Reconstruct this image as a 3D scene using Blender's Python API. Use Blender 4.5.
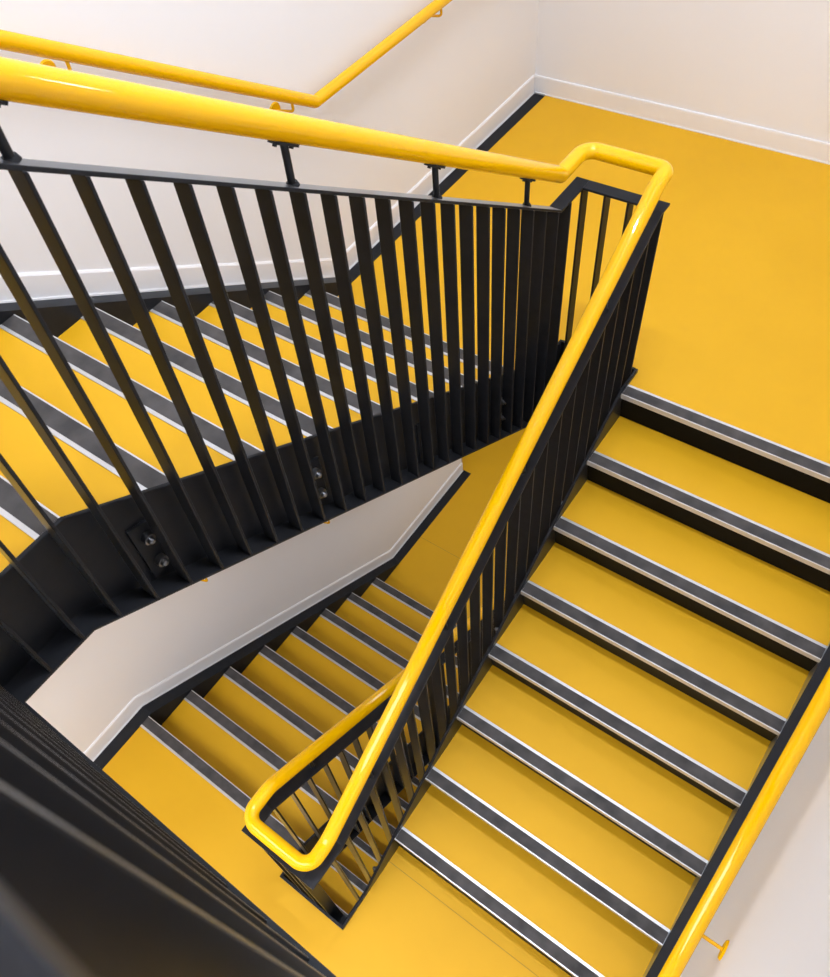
import bpy, bmesh, math, random
from mathutils import Vector, Matrix
random.seed(4)
for o in list(bpy.data.objects): bpy.data.objects.remove(o)
SC = bpy.context.scene
COL = SC.collection

# ------------------------------------------------------------------ camera
CAM = (2.23125, -2.34005, 2.63513)
RM = ((0.79098408, 0.59916498, -0.12387699), (0.4276053, -0.68617098, -0.58849222), (-0.43760473, 0.41251752, -0.79895644))
cd = bpy.data.cameras.new('camera'); cam = bpy.data.objects.new('camera', cd); COL.objects.link(cam)
cd.sensor_fit = 'HORIZONTAL'; cd.sensor_width = 36.0; cd.lens = 818.655 / 830 * 36.0
cd.shift_x = (415 - 357.155) / 830; cd.shift_y = (488.88 - 488.5) / 830
cd.clip_start = 0.01; cd.clip_end = 50
m = Matrix.Identity(4)
for i in range(3):
    m[i][0] = RM[0][i]; m[i][1] = -RM[1][i]; m[i][2] = -RM[2][i]; m[i][3] = CAM[i]
cam.matrix_world = m
cd.dof.use_dof = True; cd.dof.focus_distance = 3.0; cd.dof.aperture_fstop = 11.0
SC.camera = cam

# ------------------------------------------------------------------ world, exposure, lamps' power
w = bpy.data.worlds.new('world'); SC.world = w; w.use_nodes = True
w.node_tree.nodes['Background'].inputs[0].default_value = (0.9, 0.92, 1.0, 1)
w.node_tree.nodes['Background'].inputs[1].default_value = 0.3
SC.view_settings.view_transform = 'Standard'; SC.view_settings.look = 'None'
SC.view_settings.gamma = 1.0; SC.view_settings.use_curve_mapping = False
SC.view_settings.exposure = -0.27
LAMP_WATTS = {'landing': 17, 'top': 16, 'top2': 128, 'half': 37, 'low': 13.5, 'deep': 40, 'wall': 6.5}
LAMP_COLOR = (0.885, 0.972, 1.14)

# ------------------------------------------------------------------ measured dimensions (metres)
R_ = 0.17; G_ = 0.2586; S_ = R_ / G_; D_ = 0.0654
YU1 = -0.2476; YL0 = -2.0409
XR0, XR1 = 1.440, 2.530            # right flight clear width
XL0, XU1 = 0.0, 1.073              # left flights clear width
WL, WR, WB, WF = -0.081, 2.612, 1.931, -4.2    # wall faces
ZM, ZH, ZT, ZB, ZBB, ZLO = 0.0, -8 * R_, 8 * R_, -16 * R_, -24 * R_, -32 * R_   # mid landing, half landing, top, lower, bottom

# ------------------------------------------------------------------ materials
def new_mat(name):
    mt = bpy.data.materials.new(name); mt.use_nodes = True
    nt = mt.node_tree; return mt, nt, nt.nodes['Principled BSDF']
def mottled(name, c0, c1, scale, rough, bump=0.0, bump_scale=300, metallic=0.0, coat=0.0, detail=6, r_var=0.0, spec=0.5):
    mt, nt, b = new_mat(name); N, L = nt.nodes, nt.links
    tc = N.new('ShaderNodeTexCoord')
    nz = N.new('ShaderNodeTexNoise'); nz.inputs['Scale'].default_value = scale; nz.inputs['Detail'].default_value = detail
    L.new(tc.outputs['Object'], nz.inputs['Vector'])
    rp = N.new('ShaderNodeValToRGB'); rp.color_ramp.elements[0].position = 0.3; rp.color_ramp.elements[1].position = 0.7
    rp.color_ramp.elements[0].color = (*c0, 1); rp.color_ramp.elements[1].color = (*c1, 1)
    L.new(nz.outputs['Fac'], rp.inputs['Fac']); L.new(rp.outputs['Color'], b.inputs['Base Color'])
    b.inputs['Roughness'].default_value = rough; b.inputs['Metallic'].default_value = metallic
    b.inputs['Coat Weight'].default_value = coat; b.inputs['Coat Roughness'].default_value = 0.05
    b.inputs['Specular IOR Level'].default_value = spec
    if r_var:
        mr = N.new('ShaderNodeMapRange'); mr.inputs['To Min'].default_value = rough - r_var; mr.inputs['To Max'].default_value = rough + r_var
        L.new(nz.outputs['Fac'], mr.inputs['Value']); L.new(mr.outputs['Result'], b.inputs['Roughness'])
    if bump:
        n2 = N.new('ShaderNodeTexNoise'); n2.inputs['Scale'].default_value = bump_scale; n2.inputs['Detail'].default_value = 3
        L.new(tc.outputs['Object'], n2.inputs['Vector'])
        bp = N.new('ShaderNodeBump'); bp.inputs['Strength'].default_value = bump; bp.inputs['Distance'].default_value = 0.001
        L.new(n2.outputs['Fac'], bp.inputs['Height']); L.new(bp.outputs['Normal'], b.inputs['Normal'])
    return mt
M_FLOOR = mottled('yellow_rubber', (0.76, 0.400, 0.0070), (0.81, 0.432, 0.0092), 2.2, 0.55, 0.12, 260, spec=0.3)
M_RAIL = mottled('yellow_gloss_paint', (0.91, 0.478, 0.0003), (0.93, 0.49, 0.0003), 3, 0.035, 0.0, 40, spec=0.42)
def capped_gloss(mt, rough, cap, ior, tint, base=0.012):
    """satin coat: a weak gloss whose strength is limited at grazing angles"""
    nt = mt.node_tree; N, L = nt.nodes, nt.links; b = N['Principled BSDF']; out = N['Material Output']
    b.inputs['Specular IOR Level'].default_value = 0.0; b.inputs['Roughness'].default_value = 0.9
    g = N.new('ShaderNodeBsdfGlossy'); g.inputs['Roughness'].default_value = rough; g.inputs['Color'].default_value = (*tint, 1)
    fr = N.new('ShaderNodeFresnel'); fr.inputs['IOR'].default_value = ior
    mn = N.new('ShaderNodeMath'); mn.operation = 'MINIMUM'; mn.inputs[1].default_value = cap
    mx = N.new('ShaderNodeMixShader')
    pw = N.new('ShaderNodeMath'); pw.operation = 'POWER'; pw.inputs[1].default_value = 2.0
    ml = N.new('ShaderNodeMath'); ml.operation = 'MULTIPLY_ADD'; ml.inputs[1].default_value = 2.0; ml.inputs[2].default_value = base
    L.new(fr.outputs[0], pw.inputs[0]); L.new(pw.outputs[0], ml.inputs[0]); L.new(ml.outputs[0], mn.inputs[0]); L.new(mn.outputs[0], mx.inputs[0]); L.new(b.outputs[0], mx.inputs[1]); L.new(g.outputs[0], mx.inputs[2])
    L.new(mx.outputs[0], out.inputs['Surface'])
    if b.inputs['Normal'].links: L.new(b.inputs['Normal'].links[0].from_socket, g.inputs['Normal'])
    return mt
M_STEEL = capped_gloss(mottled('black_powder_coat', (0.0165, 0.017, 0.019), (0.0205, 0.021, 0.0235), 30, 0.4, 0.25, 620), 0.30, 0.6, 1.35, (0.9, 0.95, 1.0), 0.016)
M_BOLT = mottled('zinc_bolt', (0.16, 0.16, 0.165), (0.22, 0.22, 0.225), 60, 0.32, metallic=0.9)
M_RISER = capped_gloss(mottled('black_riser', (0.0055, 0.0052, 0.0052), (0.0075, 0.007, 0.007), 20, 0.6, 0.1, 400), 0.4, 0.06, 1.25, (0.9, 0.95, 1.0), 0.006)
M_GRIP = mottled('charcoal_grip', (0.034, 0.031, 0.030), (0.085, 0.077, 0.072), 14, 0.72, 0.35, 900, detail=10)
M_ALU = mottled('aluminium', (0.62, 0.615, 0.61), (0.68, 0.675, 0.67), 40, 0.34, 0.0, metallic=0.5)
M_WALL = mottled('warm_white_paint', (0.90, 0.88, 0.87), (0.92, 0.90, 0.89), 1.5, 0.6, 0.05, 180, spec=0.35)
M_SKIRT = mottled('white_eggshell', (0.90, 0.88, 0.87), (0.92, 0.90, 0.89), 3, 0.35, 0.0)
M_SEAL = mottled('white_sealant', (0.88, 0.87, 0.85), (0.9, 0.89, 0.87), 5, 0.4)
M_CEIL = mottled('ceiling_white', (0.84, 0.83, 0.81), (0.86, 0.85, 0.83), 2, 0.8)
M_SEAM = mottled('floor_joint_line', (0.48, 0.26, 0.018), (0.5, 0.28, 0.02), 9, 0.7)  # darker tone of the joint between floor sheets
M_BOUNCE = mottled('wall_end_bounce', (0.45, 0.27, 0.13), (0.5, 0.31, 0.15), 6, 0.5)  # brown stands in for yellow floor light bounced onto the wall end
def emit_mat(name, c, s):
    mt, nt, b = new_mat(name); b.inputs['Emission Color'].default_value = (*c, 1); b.inputs['Emission Strength'].default_value = s
    b.inputs['Base Color'].default_value = (0.8, 0.8, 0.8, 1); return mt
M_DIFF = emit_mat('lamp_diffuser', LAMP_COLOR, 3.0)

# ------------------------------------------------------------------ helpers
def box(bm, x0, x1, y0, y1, z0, z1):
    v = [bm.verts.new((x, y, z)) for x in (x0, x1) for y in (y0, y1) for z in (z0, z1)]
    for f in ((0, 1, 3, 2), (4, 6, 7, 5), (0, 4, 5, 1), (2, 3, 7, 6), (0, 2, 6, 4), (1, 5, 7, 3)): bm.faces.new([v[i] for i in f])
def prism(bm, poly, x0, x1):
    """poly: (y, z) outline, extruded along x"""
    a = [bm.verts.new((x0, y, z)) for y, z in poly]; b = [bm.verts.new((x1, y, z)) for y, z in poly]
    n = len(poly); bm.faces.new(a); bm.faces.new(b[::-1])
    for i in range(n): bm.faces.new((a[i], b[i], b[(i + 1) % n], a[(i + 1) % n]))
def ribbon(bm, top, bot, x0, x1):
    """band between two (y,z) polylines of equal length, as quads, extruded along x"""
    n = len(top)
    g = [[bm.verts.new((x, y, z)) for y, z in pl] for x in (x0, x1) for pl in (top, bot)]
    for i in range(n - 1):
        bm.faces.new((g[0][i], g[0][i + 1], g[1][i + 1], g[1][i])); bm.faces.new((g[2][i], g[3][i], g[3][i + 1], g[2][i + 1]))
        bm.faces.new((g[0][i], g[2][i], g[2][i + 1], g[0][i + 1])); bm.faces.new((g[1][i], g[1][i + 1], g[3][i + 1], g[3][i]))
    bm.faces.new((g[0][0], g[1][0], g[3][0], g[2][0])); bm.faces.new((g[0][-1], g[2][-1], g[3][-1], g[1][-1]))
def cyl(bm, p0, p1, r, n=16, r1=None):
    p0, p1 = Vector(p0), Vector(p1); d = (p1 - p0).normalized(); r1 = r if r1 is None else r1
    u = d.orthogonal().normalized(); v = d.cross(u)
    A = [bm.verts.new(p0 + (u * math.cos(t) + v * math.sin(t)) * r) for t in [2 * math.pi * i / n for i in range(n)]]
    B = [bm.verts.new(p1 + (u * math.cos(t) + v * math.sin(t)) * r1) for t in [2 * math.pi * i / n for i in range(n)]]
    bm.faces.new(A[::-1]); bm.faces.new(B)
    for i in range(n): bm.faces.new((A[i], A[(i + 1) % n], B[(i + 1) % n], B[i]))
def fillet(pts, rad, seg=8):
    """round the corners of a 3D polyline; rad: one radius per inner corner"""
    P = [Vector(p) for p in pts]; out = [P[0]]
    for i in range(1, len(P) - 1):
        a, b, c = P[i - 1], P[i], P[i + 1]; d1 = (a - b).normalized(); d2 = (c - b).normalized()
        ang = d1.angle(d2); r = rad[i - 1]
        t = min(r / math.tan(ang / 2), 0.49 * (a - b).length, 0.49 * (c - b).length)
        s, e = b + d1 * t, b + d2 * t
        if math.pi - ang < 0.02: out.append(b); continue
        r = t * math.tan(ang / 2); ctr = b + (d1 + d2).normalized() * (r / math.sin(ang / 2))
        v0, v1 = s - ctr, e - ctr; th = v0.angle(v1); ax = v0.cross(v1).normalized()
        for k in range(seg + 1): out.append(ctr + Matrix.Rotation(th * k / seg, 3, ax) @ v0)
    out.append(P[-1]); return out
def sweep(bm, pts, r, n=28):
    pts = [Vector(p) for p in pts]; q = [pts[0]]
    for p in pts[1:]:
        if (p - q[-1]).length > 1e-5: q.append(p)
    pts = q; rings = []
    t0 = (pts[1] - pts[0]).normalized(); u = t0.orthogonal().normalized()
    for i, p in enumerate(pts):
        a = (pts[i] - pts[i - 1]).normalized() if i else t0
        b = (pts[i + 1] - pts[i]).normalized() if i < len(pts) - 1 else a
        t = (a + b).normalized(); u = (u - t * u.dot(t)).normalized(); v = t.cross(u)
        k = 1 / max(0.6, t.dot(a))
        ring = []
        for j in range(n):
            an = 2 * math.pi * j / n; off = u * math.cos(an) + v * math.sin(an)
            ring.append(bm.verts.new(p + off * r))
        rings.append(ring)
    for i in range(len(rings) - 1):
        for j in range(n):
            bm.faces.new((rings[i][j], rings[i][(j + 1) % n], rings[i + 1][(j + 1) % n], rings[i + 1][j]))
    bm.faces.new(rings[0][::-1]); bm.faces.new(rings[-1])
def bevel(bm, w, seg=1):
    bmesh.ops.recalc_face_normals(bm, faces=bm.faces)
    bmesh.ops.bevel(bm, geom=list(bm.edges), offset=w, segments=seg, profile=0.5, affect='EDGES', clamp_overlap=True)
def obj(name, bm, mat, parent=None, smooth=False):
    bmesh.ops.recalc_face_normals(bm, faces=bm.faces)
    me = bpy.data.meshes.new(name); bm.to_mesh(me); bm.free(); me.materials.append(mat)
    if smooth:
        for p in me.polygons: p.use_smooth = True
        try: me.set_sharp_from_angle(angle=math.radians(40))
        except Exception: pass
    o = bpy.data.objects.new(name, me); COL.objects.link(o)
    if parent: o.parent = parent; o.matrix_parent_inverse = parent.matrix_world.inverted() if False else Matrix.Translation(-world_loc(parent))
    return o
def world_loc(o):
    v = Vector(o.location)
    return v if o.parent is None or o.type != 'EMPTY' else v
LOCS = {}
def world_loc(o):
    return LOCS.get(o.name, Vector((0, 0, 0)))
def thing(name, label, cat, loc=(0, 0, 0), group=None):
    o = bpy.data.objects.new(name, None); COL.objects.link(o); o.location = loc; o.empty_display_size = 0.1
    LOCS[o.name] = Vector(loc); o['label'] = label; o['category'] = cat
    if group: o['group'] = group
    return o
def struct(name, bm, mat, label, cat):
    o = obj(name, bm, mat); o['kind'] = 'structure'; o['label'] = label; o['category'] = cat; return o
def B(): return bmesh.new()
def interp(pl, y):
    pl = sorted(pl)
    if y <= pl[0][0]: return pl[0][1]
    for (y0, z0), (y1, z1) in zip(pl, pl[1:]):
        if y <= y1: return z0 + (z1 - z0) * (y - y0) / (y1 - y0) if y1 > y0 else z1
    return pl[-1][1]

# pitch lines (through the nosings)
def pU(y): return R_ + (YU1 - y) * S_
def yU(z): return YU1 - (z - R_) / S_
def pR(y, z0=0.0): return z0 + y * S_
def yR(z, z0=0.0): return (z - z0) / S_
def pL(y): return ZH - (y - YL0) * S_
def yL(z): return YL0 - (z - ZH) / S_

# ================================================================== THE SETTING
def slabs(name, boxes, label, mat=M_FLOOR, cat='floor'):
    bm = B()
    for b in boxes: box(bm, *b)
    return struct(name, bm, mat, label, cat)
TH = 0.16
floor_mid = slabs('floor', [(XL0, XU1, YU1 - 0.012, 0.2, -TH, 0), (XR0, XR1, D_ - 0.002, 0.2, -TH, 0), (XR1, WR, D_, 0.2, -TH, 0), (XU1, XR0, 0.149, 0.2, -TH, 0), (XL0, WR, 0.2, WB, -TH, 0)],
                  'yellow rubber floor of the landing at the upper right')
floor_half = slabs('floor', [(XL0, XU1, -2.225, YL0 - D_ + 0.002, ZH - TH, ZH), (XR0, WR, -2.225, -7 * G_ + 0.012, ZH - TH, ZH), (XL0, WR, WF, -2.225, ZH - TH, ZH)],
                   'yellow rubber floor of the half landing below the right flight')
floor_top = slabs('floor', [(XL0, XU1, -2.43, yU(ZT) - D_ + 0.002, ZT - TH, ZT), (XL0, WR, WF, -2.43, ZT - TH, ZT)],
                  'yellow rubber floor of the top landing at the left picture edge')
floor_low = slabs('floor', [(XL0, XU1, YL0 + 7 * G_ - 0.012, 0.2, ZB - TH, ZB), (XR0, WR, D_, 0.2, ZB - TH, ZB), (XU1, XR0, 0.149, 0.2, ZB - TH, ZB), (XL0, WR, 0.2, WB, ZB - TH, ZB), (-1.3, XL0, 1.045, WB, ZB - TH, ZB)],
                  'shaded yellow floor of the lowest landing under the upper flight')
floor_deep = slabs('floor', [(XL0, XU1, -2.225, YL0 - D_ + 0.002, ZBB - TH, ZBB), (XR0, WR, -2.225, -7 * G_ + 0.012, ZBB - TH, ZBB), (XL0, WR, WF, -2.225, ZBB - TH, ZBB)],
                   'yellow rubber floor of the deepest half landing, hidden far down the well')
floor_bottom = slabs('floor', [(WL, WR, WF, WB, ZLO - TH, ZLO)], 'yellow rubber floor at the bottom of the stairwell')
for par, x0, x1, y, z in ((floor_low, 0.0, XU1, 0.319, ZB), (floor_half, XR0, WR, -1.878, ZH)):
    bm = B(); box(bm, x0, x1, y - 0.0016, y + 0.0016, z - 0.001, z + 0.0006); obj('floor_seam', bm, M_SEAM, par)

def soffit(z, y0, y1, par):
    bm = B(); box(bm, WL, WR, y0, y1, z - TH - 0.02, z - TH); obj('soffit', bm, M_CEIL, par)
soffit(ZM, 0.2, WB, floor_mid); soffit(ZH, WF, -2.43, floor_half); soffit(ZT, WF, -2.44, floor_top); soffit(ZB, 0.2, WB, floor_low)

ZC = 5.3
bm = B(); box(bm, WL - 0.15, WR + 0.15, WF - 0.15, WB + 0.15, ZC, ZC + 0.1); struct('ceiling', bm, M_CEIL, 'white ceiling above the stairwell', 'ceiling')
bm = B(); box(bm, WL - 1.4, WR + 0.15, WB, WB + 0.15, ZLO - 0.2, ZC); struct('wall_back', bm, M_WALL, 'warm white wall behind the upper right landing', 'wall')
bm = B(); box(bm, WR, WR + 0.15, WF, WB, ZLO - 0.2, ZC); struct('wall_right', bm, M_WALL, 'white wall beside the right flight at the lower right', 'wall')
bm = B(); box(bm, WL - 0.15, WR + 0.15, WF - 0.15, WF, ZLO - 0.2, ZC); struct('wall_front', bm, M_WALL, 'white wall behind the top landing, out of view', 'wall')
YD0, ZD1 = 1.03, ZB + 2.1      # doorway at the lowest landing
bm = B()
box(bm, WL - 0.15, WL, WF, YD0, ZLO - 0.2, ZC); box(bm, WL - 0.15, WL, YD0, WB, ZD1, ZC); box(bm, WL - 0.15, WL, YD0, WB, ZLO - 0.2, ZB - TH)
wall_left = struct('wall_left', bm, M_WALL, 'warm white wall along the left side of the stairwell', 'wall')
bm = B(); box(bm, WL - 0.15, WL + 0.001, YD0, YD0 + 0.012, ZB, ZD1); obj('wall_end_bounce', bm, M_BOUNCE, wall_left)  # strip over the wall's end face, coloured with bounced floor light
bm = B(); box(bm, -1.4, -1.3, 0.9, WB, ZB - TH, ZD1); box(bm, -1.3, WL - 0.15, 0.9, 1.0, ZB - TH, ZD1); box(bm, -1.4, WL - 0.15, 0.9, WB, ZD1, ZD1 + 0.1)
struct('wall_recess', bm, M_WALL, 'white walls of the doorway recess at the lowest landing', 'wall')

# wall strings of the left side: black steel with a 70 mm top face
STR = 0.015
US_top = [(WF + 0.01, ZT + 0.004), (yU(ZT) - 0.012, ZT + 0.004), (yU(ZT - STR), ZT + 0.004), (yU(0.003 - STR), 0.003), (1.905, 0.003)]
LS_top = [(WF + 0.01, ZH + 0.003), (yL(ZH + 0.003 - STR), ZH + 0.003), (yL(ZB + 0.003 - STR), ZB + 0.003), (1.04, ZB + 0.003)]

def baseboard(name, pl, h_flat, h_slope, x0, x1, label, face=1):
    """skirting that follows the (y,z) polyline pl; x0 wall side, x1 face"""
    root = None; bm = B()
    top = []
    for i, (y, z) in enumerate(pl):
        top.append((y, z + h_flat))
    n = len(pl)
    ribbon(bm, [(y, z - 0.006) for y, z in top], [(y, z - 0.002) for y, z in pl], x0, x1)
    o = struct(name, bm, M_SKIRT, label, 'baseboard')
    bm = B()  # chamfered top moulding
    a = [[bm.verts.new((x, y, z + dz)) for y, z in top] for x, dz in ((x0, 0.004), (x0 + (x1 - x0) * 0.55, 0.003), (x1, -0.006), (x0, -0.006))]
    for i in range(n - 1):
        for k in range(4): bm.faces.new((a[k][i], a[k][i + 1], a[(k + 1) % 4][i + 1], a[(k + 1) % 4][i]))
    obj('top_moulding', bm, M_SKIRT, o)
    bm = B(); ribbon(bm, [(y, z + 0.0075) for y, z in pl], [(y, z - 0.001) for y, z in pl], x1 - 0.002, x1 + 0.004 * face)
    obj('sealant_line', bm, M_SEAL, o)
    return o
baseboard('baseboard_left', US_top[1:], 0.105, 0.13, WL, -0.071, 'white skirting board running down the left wall beside the upper flight')
baseboard('baseboard_left', [(-3.2, LS_top[0][1])] + LS_top[1:3] + [(YD0, ZB + 0.003)], 0.105, 0.13, WL, -0.071, 'white skirting board beside the lower flight, under the upper flight')
bm = B(); box(bm, WL, WR, WB - 0.010, WB, 0, 0.095); o = struct('baseboard_back', bm, M_SKIRT, 'white skirting board along the back wall of the upper right landing', 'baseboard')
bm = B(); v = [bm.verts.new(p) for x in (WL, WR) for p in ((x, WB, 0.095), (x, WB - 0.010, 0.095), (x, WB - 0.008, 0.102), (x, WB, 0.102))]
for f in ((0, 1, 5, 4), (1, 2, 6, 5), (2, 3, 7, 6), (3, 0, 4, 7)): bm.faces.new([v[i] for i in f])
obj('top_moulding', bm, M_SKIRT, o)
bm = B(); box(bm, -0.07, WR, WB - 0.014, WB - 0.009, 0, 0.007); obj('sealant_line', bm, M_SEAL, o)
baseboard('baseboard_right', [(WF, ZH + 0.003), (yR(ZH + 0.003 - STR), ZH + 0.003), (yR(0.003 - STR), 0.003), (WB, 0.003)], 0.105, 0.13, WR, 2.600, 'white skirting board beside the right flight behind the wall handrail', -1)

# ================================================================== STAIR FLIGHTS
def nosing(parent, x0, x1, yf, z, sgn, name='nosing'):
    """sgn=+1: the nosing's front edge faces +y. aluminium body with charcoal insert"""
    yb = yf - sgn * D_
    def rng(a, b): return (min(a, b), max(a, b))
    bm = B()
    box(bm, x0, x1, *rng(yb, yf - sgn * 0.001), z - 0.004, z + 0.0012)           # base plate
    box(bm, x0, x1, *rng(yb, yb + sgn * 0.012), z, z + 0.0030)                   # flat rear strip
    box(bm, x0, x1, *rng(yf - sgn * 0.0045, yf), z - 0.022, z + 0.0030)          # front lip
    n = obj(name, bm, M_ALU, parent)
    bm = B(); box(bm, x0 + 0.001, x1 - 0.001, *rng(yb + sgn * 0.012, yf - sgn * 0.0045), z, z + 0.0036)
    g = obj('grip_strip', bm, M_GRIP, n if parent.type == 'EMPTY' else parent)
    return n
def flight(label, cat_label, x0, x1, yfun, zfun, n, sgn, landing_nose, group=None, loc=(0, 0, 0)):
    """treads k=0..n-1 with fronts yfun(k), tops zfun(k)"""
    t = thing('stair_flight', label, 'stairs', loc, group)
    for k in range(n):
        yf, z = yfun(k), zfun(k)
        bm = B(); a, b = yf - sgn * (D_ - 0.0005), yf - sgn * (G_ - 0.036 + 0.076)
        box(bm, x0, x1, min(a, b), max(a, b), z - 0.03, z)
        if not (landing_nose == k):
            tr = obj('tread', bm, M_FLOOR, t)
            ns = nosing(tr, x0, x1, yf, z, sgn)
        else:
            bm.free(); nosing(t, x0, x1, yf, z, sgn)
        bm = B(); yr = yf - sgn * 0.006
        yq = yf - sgn * 0.036          # raked back towards its foot
        prism(bm, [(yr, z - 0.0045), (yr - sgn * 0.008, z - 0.0045), (yq - sgn * 0.008, z - R_ + 0.0005), (yq, z - R_ + 0.0005)], x0, x1)
        obj('riser', bm, M_RISER, t)
    return t
def string_part(t, name, pts_top, drop, x0, x1, mat=M_STEEL, bev=0.0015):
    bm = B(); ribbon(bm, pts_top, [(y, z - drop) for y, z in pts_top], x0, x1); return obj(name, bm, mat, t)
def soffit_part(t, ya, za, yb, zb, x0, x1):
    bm = B(); ribbon(bm, [(ya, za), (yb, zb)], [(ya, za - 0.02), (yb, zb - 0.02)], x0, x1); obj('soffit', bm, M_CEIL, t)

fU = flight('upper left stair flight with yellow treads climbing towards the top landing', '', XL0, XU1, lambda k: YU1 - k * G_, lambda k: (k + 1) * R_, 8, 1, 7, 'yellow stair flights', (0.5, YU1, 0))
string_part(fU, 'wall_string', US_top, 0.30, -0.071, 0.0)
soffit_part(fU, YU1, pU(YU1) - 0.285, yU(ZT), ZT - 0.285, 0.0, XU1)
fR = flight('right stair flight with yellow treads descending beside the lower right wall', '', XR0, XR1, lambda k: -k * G_, lambda k: -k * R_, 8, -1, 0, 'yellow stair flights', (2, -1.8, ZH))
RS_top = [(WF + 0.01, ZH + 0.003), (yR(ZH + 0.003 - STR), ZH + 0.003), (yR(0.003 - STR), 0.003), (WB - 0.02, 0.003)]
string_part(fR, 'wall_string', RS_top, 0.30, XR1, 2.600)
soffit_part(fR, -7 * G_, pR(-7 * G_) - 0.285, 0, -0.285, XR0, XR1)
fL = flight('lower left stair flight with shaded yellow treads going down beneath the upper flight', '', XL0, XU1, lambda k: YL0 + k * G_, lambda k: ZH - k * R_, 8, 1, 0, 'yellow stair flights', (0.5, 0, ZB))
string_part(fL, 'wall_string', LS_top, 0.30, -0.071, 0.0)
soffit_part(fL, YL0, ZH - 0.285, YL0 + 7 * G_, ZH - 7 * R_ - 0.285, 0.0, XU1)
fB = flight('bottom stair flight hidden under the right flight', '', XR0, XR1, lambda k: -k * G_, lambda k: ZB - k * R_, 8, -1, 0, 'yellow stair flights', (2, -1.8, ZBB))
RB_top = [(y, z + ZB) for y, z in RS_top]
string_part(fB, 'wall_string', RB_top, 0.30, XR1, 2.600)

fD = flight('deepest stair flight glimpsed far below through the bars of the well', '', XL0, XU1, lambda k: YL0 + k * G_, lambda k: ZBB - k * R_, 8, 1, 0, 'yellow stair flights', (0.5, 0, ZLO))
string_part(fD, 'wall_string', [(y, z + ZB) for y, z in LS_top], 0.30, -0.071, 0.0)

# ================================================================== BALUSTRADES
PITCH = 0.0912; BT = 0.008
UP, BO = 0.02, 0.308
PUX = (1.073, 1.085); BUX = (1.100, 1.145); FUX = (1.092, 1.143)     # left flights: plate, bars, flat rail
PRX = (1.428, 1.440); BRX = (1.381, 1.426); FRX = (1.388, 1.442)     # right flights
FLT = 0.845                                                           # flat rail above a landing
def bar_yz(t, y, zt0, zt1, zb, x0, x1):
    bm = B(); prism(bm, [(y - BT / 2, zb), (y + BT / 2, zb), (y + BT / 2, zt1), (y - BT / 2, zt0)], x0, x1); bevel(bm, 0.0012); obj('baluster', bm, M_STEEL, t)
def bars_along_y(t, ys, flat, bot, x0, x1):
    for y in ys:
        bar_yz(t, y, interp(flat, y - BT / 2) - 0.010, interp(flat, y + BT / 2) - 0.010, max(interp(bot, y - BT / 2), interp(bot, y + BT / 2)) + 0.001, x0, x1)
def bars_along_x(t, xs, zt, zb, y0, y1):
    for x in xs:
        bm = B(); box(bm, x - BT / 2, x + BT / 2, y0, y1, zb, zt); bevel(bm, 0.0012); obj('baluster', bm, M_STEEL, t)
def side(t, plate_top, plate_bot, flat, PX, FX, FL):
    bm = B(); ribbon(bm, plate_top, plate_bot, *PX); bevel(bm, 0.002); obj('string_plate', bm, M_STEEL, t)
    bm = B(); ribbon(bm, [(y, z + 0.008) for y, z in plate_bot], plate_bot, *FL); obj('bottom_flange', bm, M_STEEL, t)
    bm = B(); ribbon(bm, flat, [(y, z - 0.010) for y, z in flat], *FX); bevel(bm, 0.0012); obj('top_rail', bm, M_STEEL, t)
def cross_piece(t, yp, yb, yf, zt, zb, zf, xs, x0=1.073, x1=1.440, fx0=1.143, fx1=1.388):
    bm = B(); box(bm, x0, x1, *yp, zb, zt); obj('string_plate', bm, M_STEEL, t)
    bm = B(); box(bm, x0, x1, min(yp[0], yb[0]), max(yp[1], yb[1]), zb, zb + 0.008); obj('bottom_flange', bm, M_STEEL, t)
    bm = B(); box(bm, fx0, fx1, *yf, zf - 0.010, zf); bevel(bm, 0.0012); obj('top_rail', bm, M_STEEL, t)
    bars_along_x(t, xs, zf - 0.010, zb + 0.007, *yb)
def bolts(t, spots, xf, sgn):
    """fixing plate with two cap bolts on the string plate face xf, pointing to sgn*x"""
    for y, zt, zl in spots:
        bm = B(); x1 = xf + sgn * 0.008
        prism(bm, [(y - 0.032, zl - 0.045), (y + 0.032, zl - 0.045 - 0.0), (y + 0.032, zt + 0.035), (y - 0.032, zt + 0.055)], min(xf, x1), max(xf, x1)); bevel(bm, 0.001)
        p = obj('fixing_plate', bm, M_STEEL, t)
        for z in (zt, zl):
            bm = B(); cyl(bm, (x1, y, z), (x1 + sgn * 0.016, y, z), 0.015, 16); cyl(bm, (x1 + sgn * 0.016, y, z), (x1 + sgn * 0.024, y, z), 0.0105, 14, 0.0085)
            cyl(bm, (x1 + sgn * 0.024, y, z), (x1 + sgn * 0.028, y, z), 0.0085, 14, 0.004)
            obj('bolt', bm, M_BOLT, p, True)

# upper flight balustrade (with the return across the well at the mid landing)
tU = thing('balustrade', 'black steel balustrade of slanting flat bars along the upper left flight', 'balustrade', (1.1, YU1, 0), 'black flat bar balustrades')
YG = -2.355          # top landing guard, well side edge
u_top = [(YG - 0.07, ZT + 0.015), (yU(ZT + 0.015 - 0.012), ZT + 0.015), (yU(UP - 0.012), UP), (0.149, UP)]
u_bot = [(YG - 0.0, ZT - 0.240), (yU(ZT - 0.240 + BO), ZT - 0.240), (yU(-0.25 + BO), -0.25), (0.149, -0.25)]
UF = 0.805; FM = 0.855
def fU_z(y): return pU(y) + UF + 0.02 * (-0.9 - y)
def hU_z(y): return pU(y) + 0.945 + 0.018 * (-1.5 - y)
def solve_y(fn, z, a=-2.5, b=0.5):
    for _ in range(60):
        m_ = (a + b) / 2
        if fn(m_) > z: a = m_
        else: b = m_
    return (a + b) / 2
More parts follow.
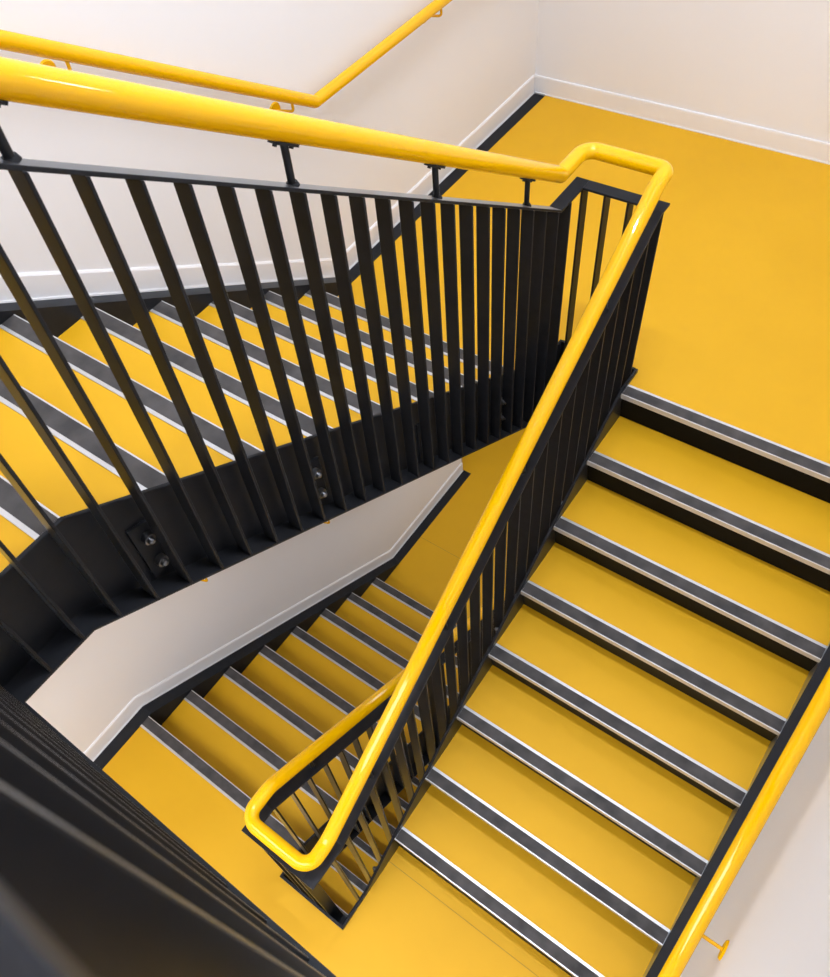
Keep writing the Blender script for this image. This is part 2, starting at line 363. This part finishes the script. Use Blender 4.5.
u_flat = [(YG - 0.052, fU_z(YG)), (YG, fU_z(YG)), (solve_y(fU_z, FM), FM), (0.108, FM)]
side(tU, u_top, [(YG - 0.07, u_bot[0][1])] + u_bot[1:], u_flat, PUX, FUX, (1.085, 1.1455))
yu0 = -2.188
bars_along_y(tU, [yu0 + 0.0901 * k for k in range(-1, 26) if yu0 + 0.0901 * k < 0.03], u_flat, u_bot, *BUX)
cross_piece(tU, (0.137, 0.149), (0.060, 0.108), (0.057, 0.108), UP, -0.25, FM, [1.139, 1.226, 1.313], 1.085, 1.428)
bolts(tU, [(-1.938 + 0.518 * k, 1.157 - 0.518 * S_ * k, 1.062 - 0.518 * S_ * k) for k in range(4)], 1.085, 1)

# right flight balustrade (with the return at the half landing)
tR = thing('balustrade', 'black steel balustrade of flat bars along the right flight under the middle handrail', 'balustrade', (1.41, -1.0, ZH), 'black flat bar balustrades')
RF = 0.822
def right_side(t, z0, with_top=True):
    top = [(-2.225, z0 + ZH + UP), (yR(ZH + UP - 0.015), z0 + ZH + UP), (yR(UP - 0.015), z0 + UP), (0.149, z0 + UP)]
    bot = [(-2.225, z0 + ZH - 0.25), (yR(ZH - 0.25 + BO), z0 + ZH - 0.25), (yR(-0.25 + BO), z0 - 0.25), (0.149, z0 - 0.25)]
    flat = [(-2.213, z0 + ZH + FLT), (yR(ZH + FLT - RF), z0 + ZH + FLT), (yR(FM - RF), z0 + FM), (0.108, z0 + FM)]
    side(t, top, bot, flat, PRX, FRX, (1.372, 1.428))
    bars_along_y(t, [0.108 - PITCH * k for k in range(0, 26) if 0.108 - PITCH * k > -2.17], flat, bot, *BRX)
right_side(tR, 0.0)
bolts(tR, [(-1.94 + 0.518 * k, pR(-1.94 + 0.518 * k) - 0.10, pR(-1.94 + 0.518 * k) - 0.195) for k in range(4)], 1.428, -1)
cross_piece(tR, (-2.225, -2.213), (-2.212, -2.164), (-2.213, -2.162), ZH + UP, ZH - 0.25, ZH + FLT, [1.186, 1.277, 1.350], 1.085, 1.428)

# lower flight balustrade
tL = thing('balustrade', 'black steel balustrade of flat bars along the lower left flight', 'balustrade', (1.1, 0, ZB), 'black flat bar balustrades')
l_top = [(-2.225, ZH + UP), (yL(ZH + UP - 0.012), ZH + UP), (yL(ZB + UP - 0.012), ZB + UP), (0.149, ZB + UP)]
l_bot = [(-2.225, ZH - 0.25), (yL(ZH - 0.25 + BO), ZH - 0.25), (yL(ZB - 0.25 + BO), ZB - 0.25), (0.149, ZB - 0.25)]
l_flat = [(-2.213, ZH + FLT), (yL(ZH + FLT - 0.815), ZH + FLT), (yL(ZB + FLT - 0.815), ZB + FLT), (0.121, ZB + FLT)]
side(tL, l_top, l_bot, l_flat, PUX, FUX, (1.085, 1.145))
bars_along_y(tL, [-2.075 + PITCH * k - PITCH for k in range(0, 26) if -2.075 + PITCH * k - PITCH < 0.07], l_flat, l_bot, *BUX)
cross_piece(tL, (0.137, 0.149), (0.074, 0.122), (0.070, 0.121), ZB + UP, ZB - 0.25, ZB + FLT, [1.139, 1.226, 1.313], 1.085, 1.428)
bolts(tL, [(-1.74 + 0.518 * k, pL(-1.74 + 0.518 * k) - 0.10, pL(-1.74 + 0.518 * k) - 0.195) for k in range(4)], 1.085, 1)

# bottom flight balustrade
tB = thing('balustrade', 'black steel balustrade of the bottom flight, deep in the well', 'balustrade', (1.41, -1.0, ZBB), 'black flat bar balustrades')
right_side(tB, ZB)

# top landing guard right beside the camera
tG = thing('balustrade', 'blurred black guard bars of the top landing filling the lower left corner', 'balustrade', (1.8, YG, ZT), 'black flat bar balustrades')
ZG = 2.521
GB = ZT - 0.240
bm = B(); box(bm, 1.085, WR - 0.005, YG - 0.075, YG - 0.063, GB, ZT + 0.015); obj('string_plate', bm, M_STEEL, tG)
bm = B(); box(bm, 1.145, WR - 0.005, YG - 0.063, YG, GB, GB + 0.008); obj('bottom_flange', bm, M_STEEL, tG)
bm = B(); box(bm, 1.092, WR - 0.005, YG - 0.056, YG - 0.005, ZG, ZG + 0.010); bevel(bm, 0.0012); obj('top_rail', bm, M_STEEL, tG)
bm = B(); box(bm, 1.092, 1.143, YG - 0.062, YG - 0.052, fU_z(YG) - 0.01, ZG + 0.002); obj('rail_riser', bm, M_STEEL, tG)
bars_along_x(tG, [1.725 + 0.0925 * k for k in range(-6, 10)], ZG + 0.001, GB + 0.007, YG - 0.054, YG - 0.006)

# ================================================================== HANDRAILS
HR = 0.0275; HP = 0.945; HL = 0.95; HM = 0.972
HU, HRX = 1.115, 1.412
hr = thing('handrail', 'glossy yellow tube handrail winding around the stairwell above the black balustrades', 'handrail', (HRX, -1.0, ZH))
YM, YH = 0.105, -2.176
zg = ZG + 0.13
hp = [(WR - 0.03, YG - 0.045, zg), (HU, YG - 0.045, zg), (HU, YG - 0.045, hU_z(YG - 0.045)),
      (HU, solve_y(hU_z, HM), HM), (HU, YM, HM), (HRX, YM, HM), (HRX, yR(HM - HP), HM), (HRX, yR(ZH), ZH + HL), (HRX, YH, ZH + HL), (HU, YH, ZH + HL),
      (HU, yL(ZH), ZH + HL), (HU, yL(ZB), ZB + HL), (HU, YM, ZB + HL), (HRX, YM, ZB + HL), (HRX, yR(HL - HP), ZB + HL), (HRX, yR(ZH), ZBB + HL), (HRX, YH, ZBB + HL), (HU, YH, ZBB + HL), (HU, yL(ZH), ZBB + HL), (HU, yL(ZB), ZLO + HL)]
hrad = [0.05, 0.03, 0.012, 0.052, 0.052, 0.10, 0.12, 0.055, 0.055, 0.06, 0.06, 0.052, 0.052, 0.06, 0.06, 0.055, 0.055, 0.06]
bm = B(); sweep(bm, fillet(hp, hrad, 10), HR, 32); obj('tube', bm, M_RAIL, hr, True)
def post(x, y, z0, z1, dirv):
    """short stanchion between the flat rail (z0) and the tube's underside (z1)"""
    bm = B(); cyl(bm, (x, y, z0), (x, y, z1), 0.0085, 16); p = obj('stanchion', bm, M_STEEL, hr, True)
    bm = B(); cyl(bm, (x, y, z0 - 0.001), (x, y, z0 + 0.007), 0.016, 18, 0.012); obj('collar', bm, M_STEEL, p, True)
    d = Vector(dirv).normalized(); c = Vector((x, y, z1)); u = Vector((1, 0, 0)); n = u.cross(d)
    bm = B(); vs = []
    for a, b, e in [(a, b, e) for a in (-1, 1) for b in (-1, 1) for e in (0, 1)]:
        vs.append(bm.verts.new(c + d * a * 0.035 + u * b * 0.012 + n * (0.006 * e - 0.003)))
    for f in ((0, 1, 3, 2), (4, 6, 7, 5), (0, 4, 5, 1), (2, 3, 7, 6), (0, 2, 6, 4), (1, 5, 7, 3)): bm.faces.new([vs[i] for i in f])
    obj('saddle_plate', bm, M_STEEL, p)
    for s in (-0.026, 0.026):
        bm = B(); q = c + d * s; cyl(bm, q - n * math.copysign(0.008, n.z), q, 0.005, 10); obj('screw', bm, M_STEEL, p, True)
hv = HR / math.cos(math.atan(S_)) + 0.002
for y in (-1.826, -1.290, -0.785, -0.293): post(HU, y, fU_z(y), hU_z(y) - hv, (0, 1, -S_))
for y in (-0.257, -0.775, -1.288, -1.798): post(HRX, y, pR(y) + RF, pR(y) + HP - hv, (0, 1, S_))
for y in (-1.85, -1.35, -0.85, -0.35): post(HU, y, pL(y) + 0.815, pL(y) + HP - hv, (0, 1, -S_))
for x in (2.45, 1.9, 1.4): post(x, YG - 0.045, ZG + 0.01, zg - HR, (0, 1, 0))

def wall_handrail(label, pts, xw, x, ybr, zfun, loc, drop=0.082):
    t = thing('wall_handrail', label, 'handrail', loc, 'yellow wall handrails')
    bm = B(); sweep(bm, fillet([(x, y, z) for y, z in pts], [0.02] * (len(pts) - 2), 8), 0.0245, 28); obj('tube', bm, M_RAIL, t, True)
    s = 1 if x > xw else -1
    for y in ybr:
        z = zfun(y); zr = z - drop
        bm = B(); sweep(bm, fillet([(x, y, z - 0.018), (x, y, zr), (xw + s * 0.004, y - 0.014 * (s + 1), zr)], [0.012], 6), 0.0058, 12); b = obj('bracket', bm, M_RAIL, t, True)
        bm = B(); cyl(bm, (xw, y - 0.014 * (s + 1), zr), (xw + s * 0.006, y - 0.014 * (s + 1), zr), 0.033, 24, 0.029); obj('rose', bm, M_RAIL, b, True)
    return t
HW = 0.925
def f_left(y): return min(ZT + HL, max(HL - 0.005, pU(y) + HW))
def f_right(y): return min(HL, max(ZH + HL, pR(y) + HW + 0.01))
HWL = 0.972
def f_low(y): return min(ZH + HL, max(ZB + HL, pL(y) + HWL))
wall_handrail('yellow wall handrail along the left wall above the upper flight', [(-3.2, ZT + HL), (yU(ZT + HL - HW), ZT + HL), (yU(HL - 0.005 - HW), HL - 0.005), (1.80, HL - 0.005)], WL, -0.005, (-2.0, -1.014, -0.148, 0.887, 1.7), f_left, (-0.005, 0, 0), 0.058)
wall_handrail('yellow wall handrail beside the right flight at the lower right edge', [(-3.2, ZH + HL), (yR(ZH + HL - HW - 0.01), ZH + HL), (yR(HL - HW - 0.01), HL), (1.0, HL)], WR, 2.515, (-2.7, -1.632, -0.62, 0.4), f_right, (2.515, -1, ZH))
wall_handrail('yellow wall handrail of the lower flight, mostly hidden under the upper flight', [(-3.2, ZH + HL), (yL(ZH + HL - HWL), ZH + HL), (yL(ZB + HL - HWL), ZB + HL), (0.95, ZB + HL)], WL, -0.005, (-2.38, -1.395, -0.52, 0.55), f_low, (-0.005, -1, ZB))

# ================================================================== LAMPS
def lamp(label, x, y, z, lx, ly, watts):
    t = thing('ceiling_lamp', label, 'lamp', (x, y, z), 'linear ceiling lamps')
    bm = B(); box(bm, x - lx / 2 - 0.01, x + lx / 2 + 0.01, y - ly / 2 - 0.01, y + ly / 2 + 0.01, z - 0.04, z); bevel(bm, 0.004); obj('housing', bm, M_SEAL, t)
    bm = B(); box(bm, x - lx / 2, x + lx / 2, y - ly / 2, y + ly / 2, z - 0.046, z - 0.041); obj('diffuser', bm, M_DIFF, t)
    ld = bpy.data.lights.new('lamp_light', 'AREA'); ld.shape = 'RECTANGLE'; ld.size = lx; ld.size_y = ly; ld.energy = watts; ld.color = LAMP_COLOR
    lo = bpy.data.objects.new('lamp_light', ld); COL.objects.link(lo); lo.parent = t; lo.location = (0, 0, -0.05)
lamp('linear ceiling lamp above the upper right landing', 1.3, 1.0, ZC, 1.5, 0.08, LAMP_WATTS['landing'])
lamp('linear ceiling lamp above the left half of the top landing', 0.55, -3.0, ZC, 0.09, 1.3, LAMP_WATTS['top'])
lamp('linear ceiling lamp above the middle of the stairwell', 1.7, -1.15, ZC, 1.3, 0.09, LAMP_WATTS['top2'])
lamp('linear ceiling lamp under the top landing', 1.3, -3.25, ZT - TH - 0.02, 1.8, 0.9, LAMP_WATTS['half'])
lamp('linear ceiling lamp under the upper right landing', 1.3, 1.1, -TH - 0.02, 1.6, 0.6, LAMP_WATTS['low'])
lamp('unseen linear ceiling lamp added under the half landing', 1.3, -3.2, ZH - TH - 0.02, 1.2, 0.25, LAMP_WATTS['deep'])  # unseen lamp, added to light the deepest flight

def wall_lamp(label, x, y, z, watts):
    """square bulkhead lamp on the right wall, shining into the stairwell"""
    t = thing('wall_lamp', label, 'lamp', (x, y, z))
    bm = B(); box(bm, x - 0.05, x, y - 0.16, y + 0.16, z - 0.16, z + 0.16); bevel(bm, 0.01, 2); obj('housing', bm, M_SEAL, t)
    bm = B(); box(bm, x - 0.064, x - 0.051, y - 0.14, y + 0.14, z - 0.14, z + 0.14); bevel(bm, 0.005, 2); obj('diffuser', bm, M_DIFF, t)
    ld = bpy.data.lights.new('lamp_light', 'AREA'); ld.shape = 'SQUARE'; ld.size = 0.28; ld.energy = watts; ld.color = LAMP_COLOR
    lo = bpy.data.objects.new('lamp_light', ld); COL.objects.link(lo); lo.parent = t; lo.location = (-0.07, 0, 0); lo.rotation_euler = (0, math.radians(90), 0)
wall_lamp('square bulkhead lamp high on the right wall', WR, 0.2, 2.3, LAMP_WATTS['wall'])
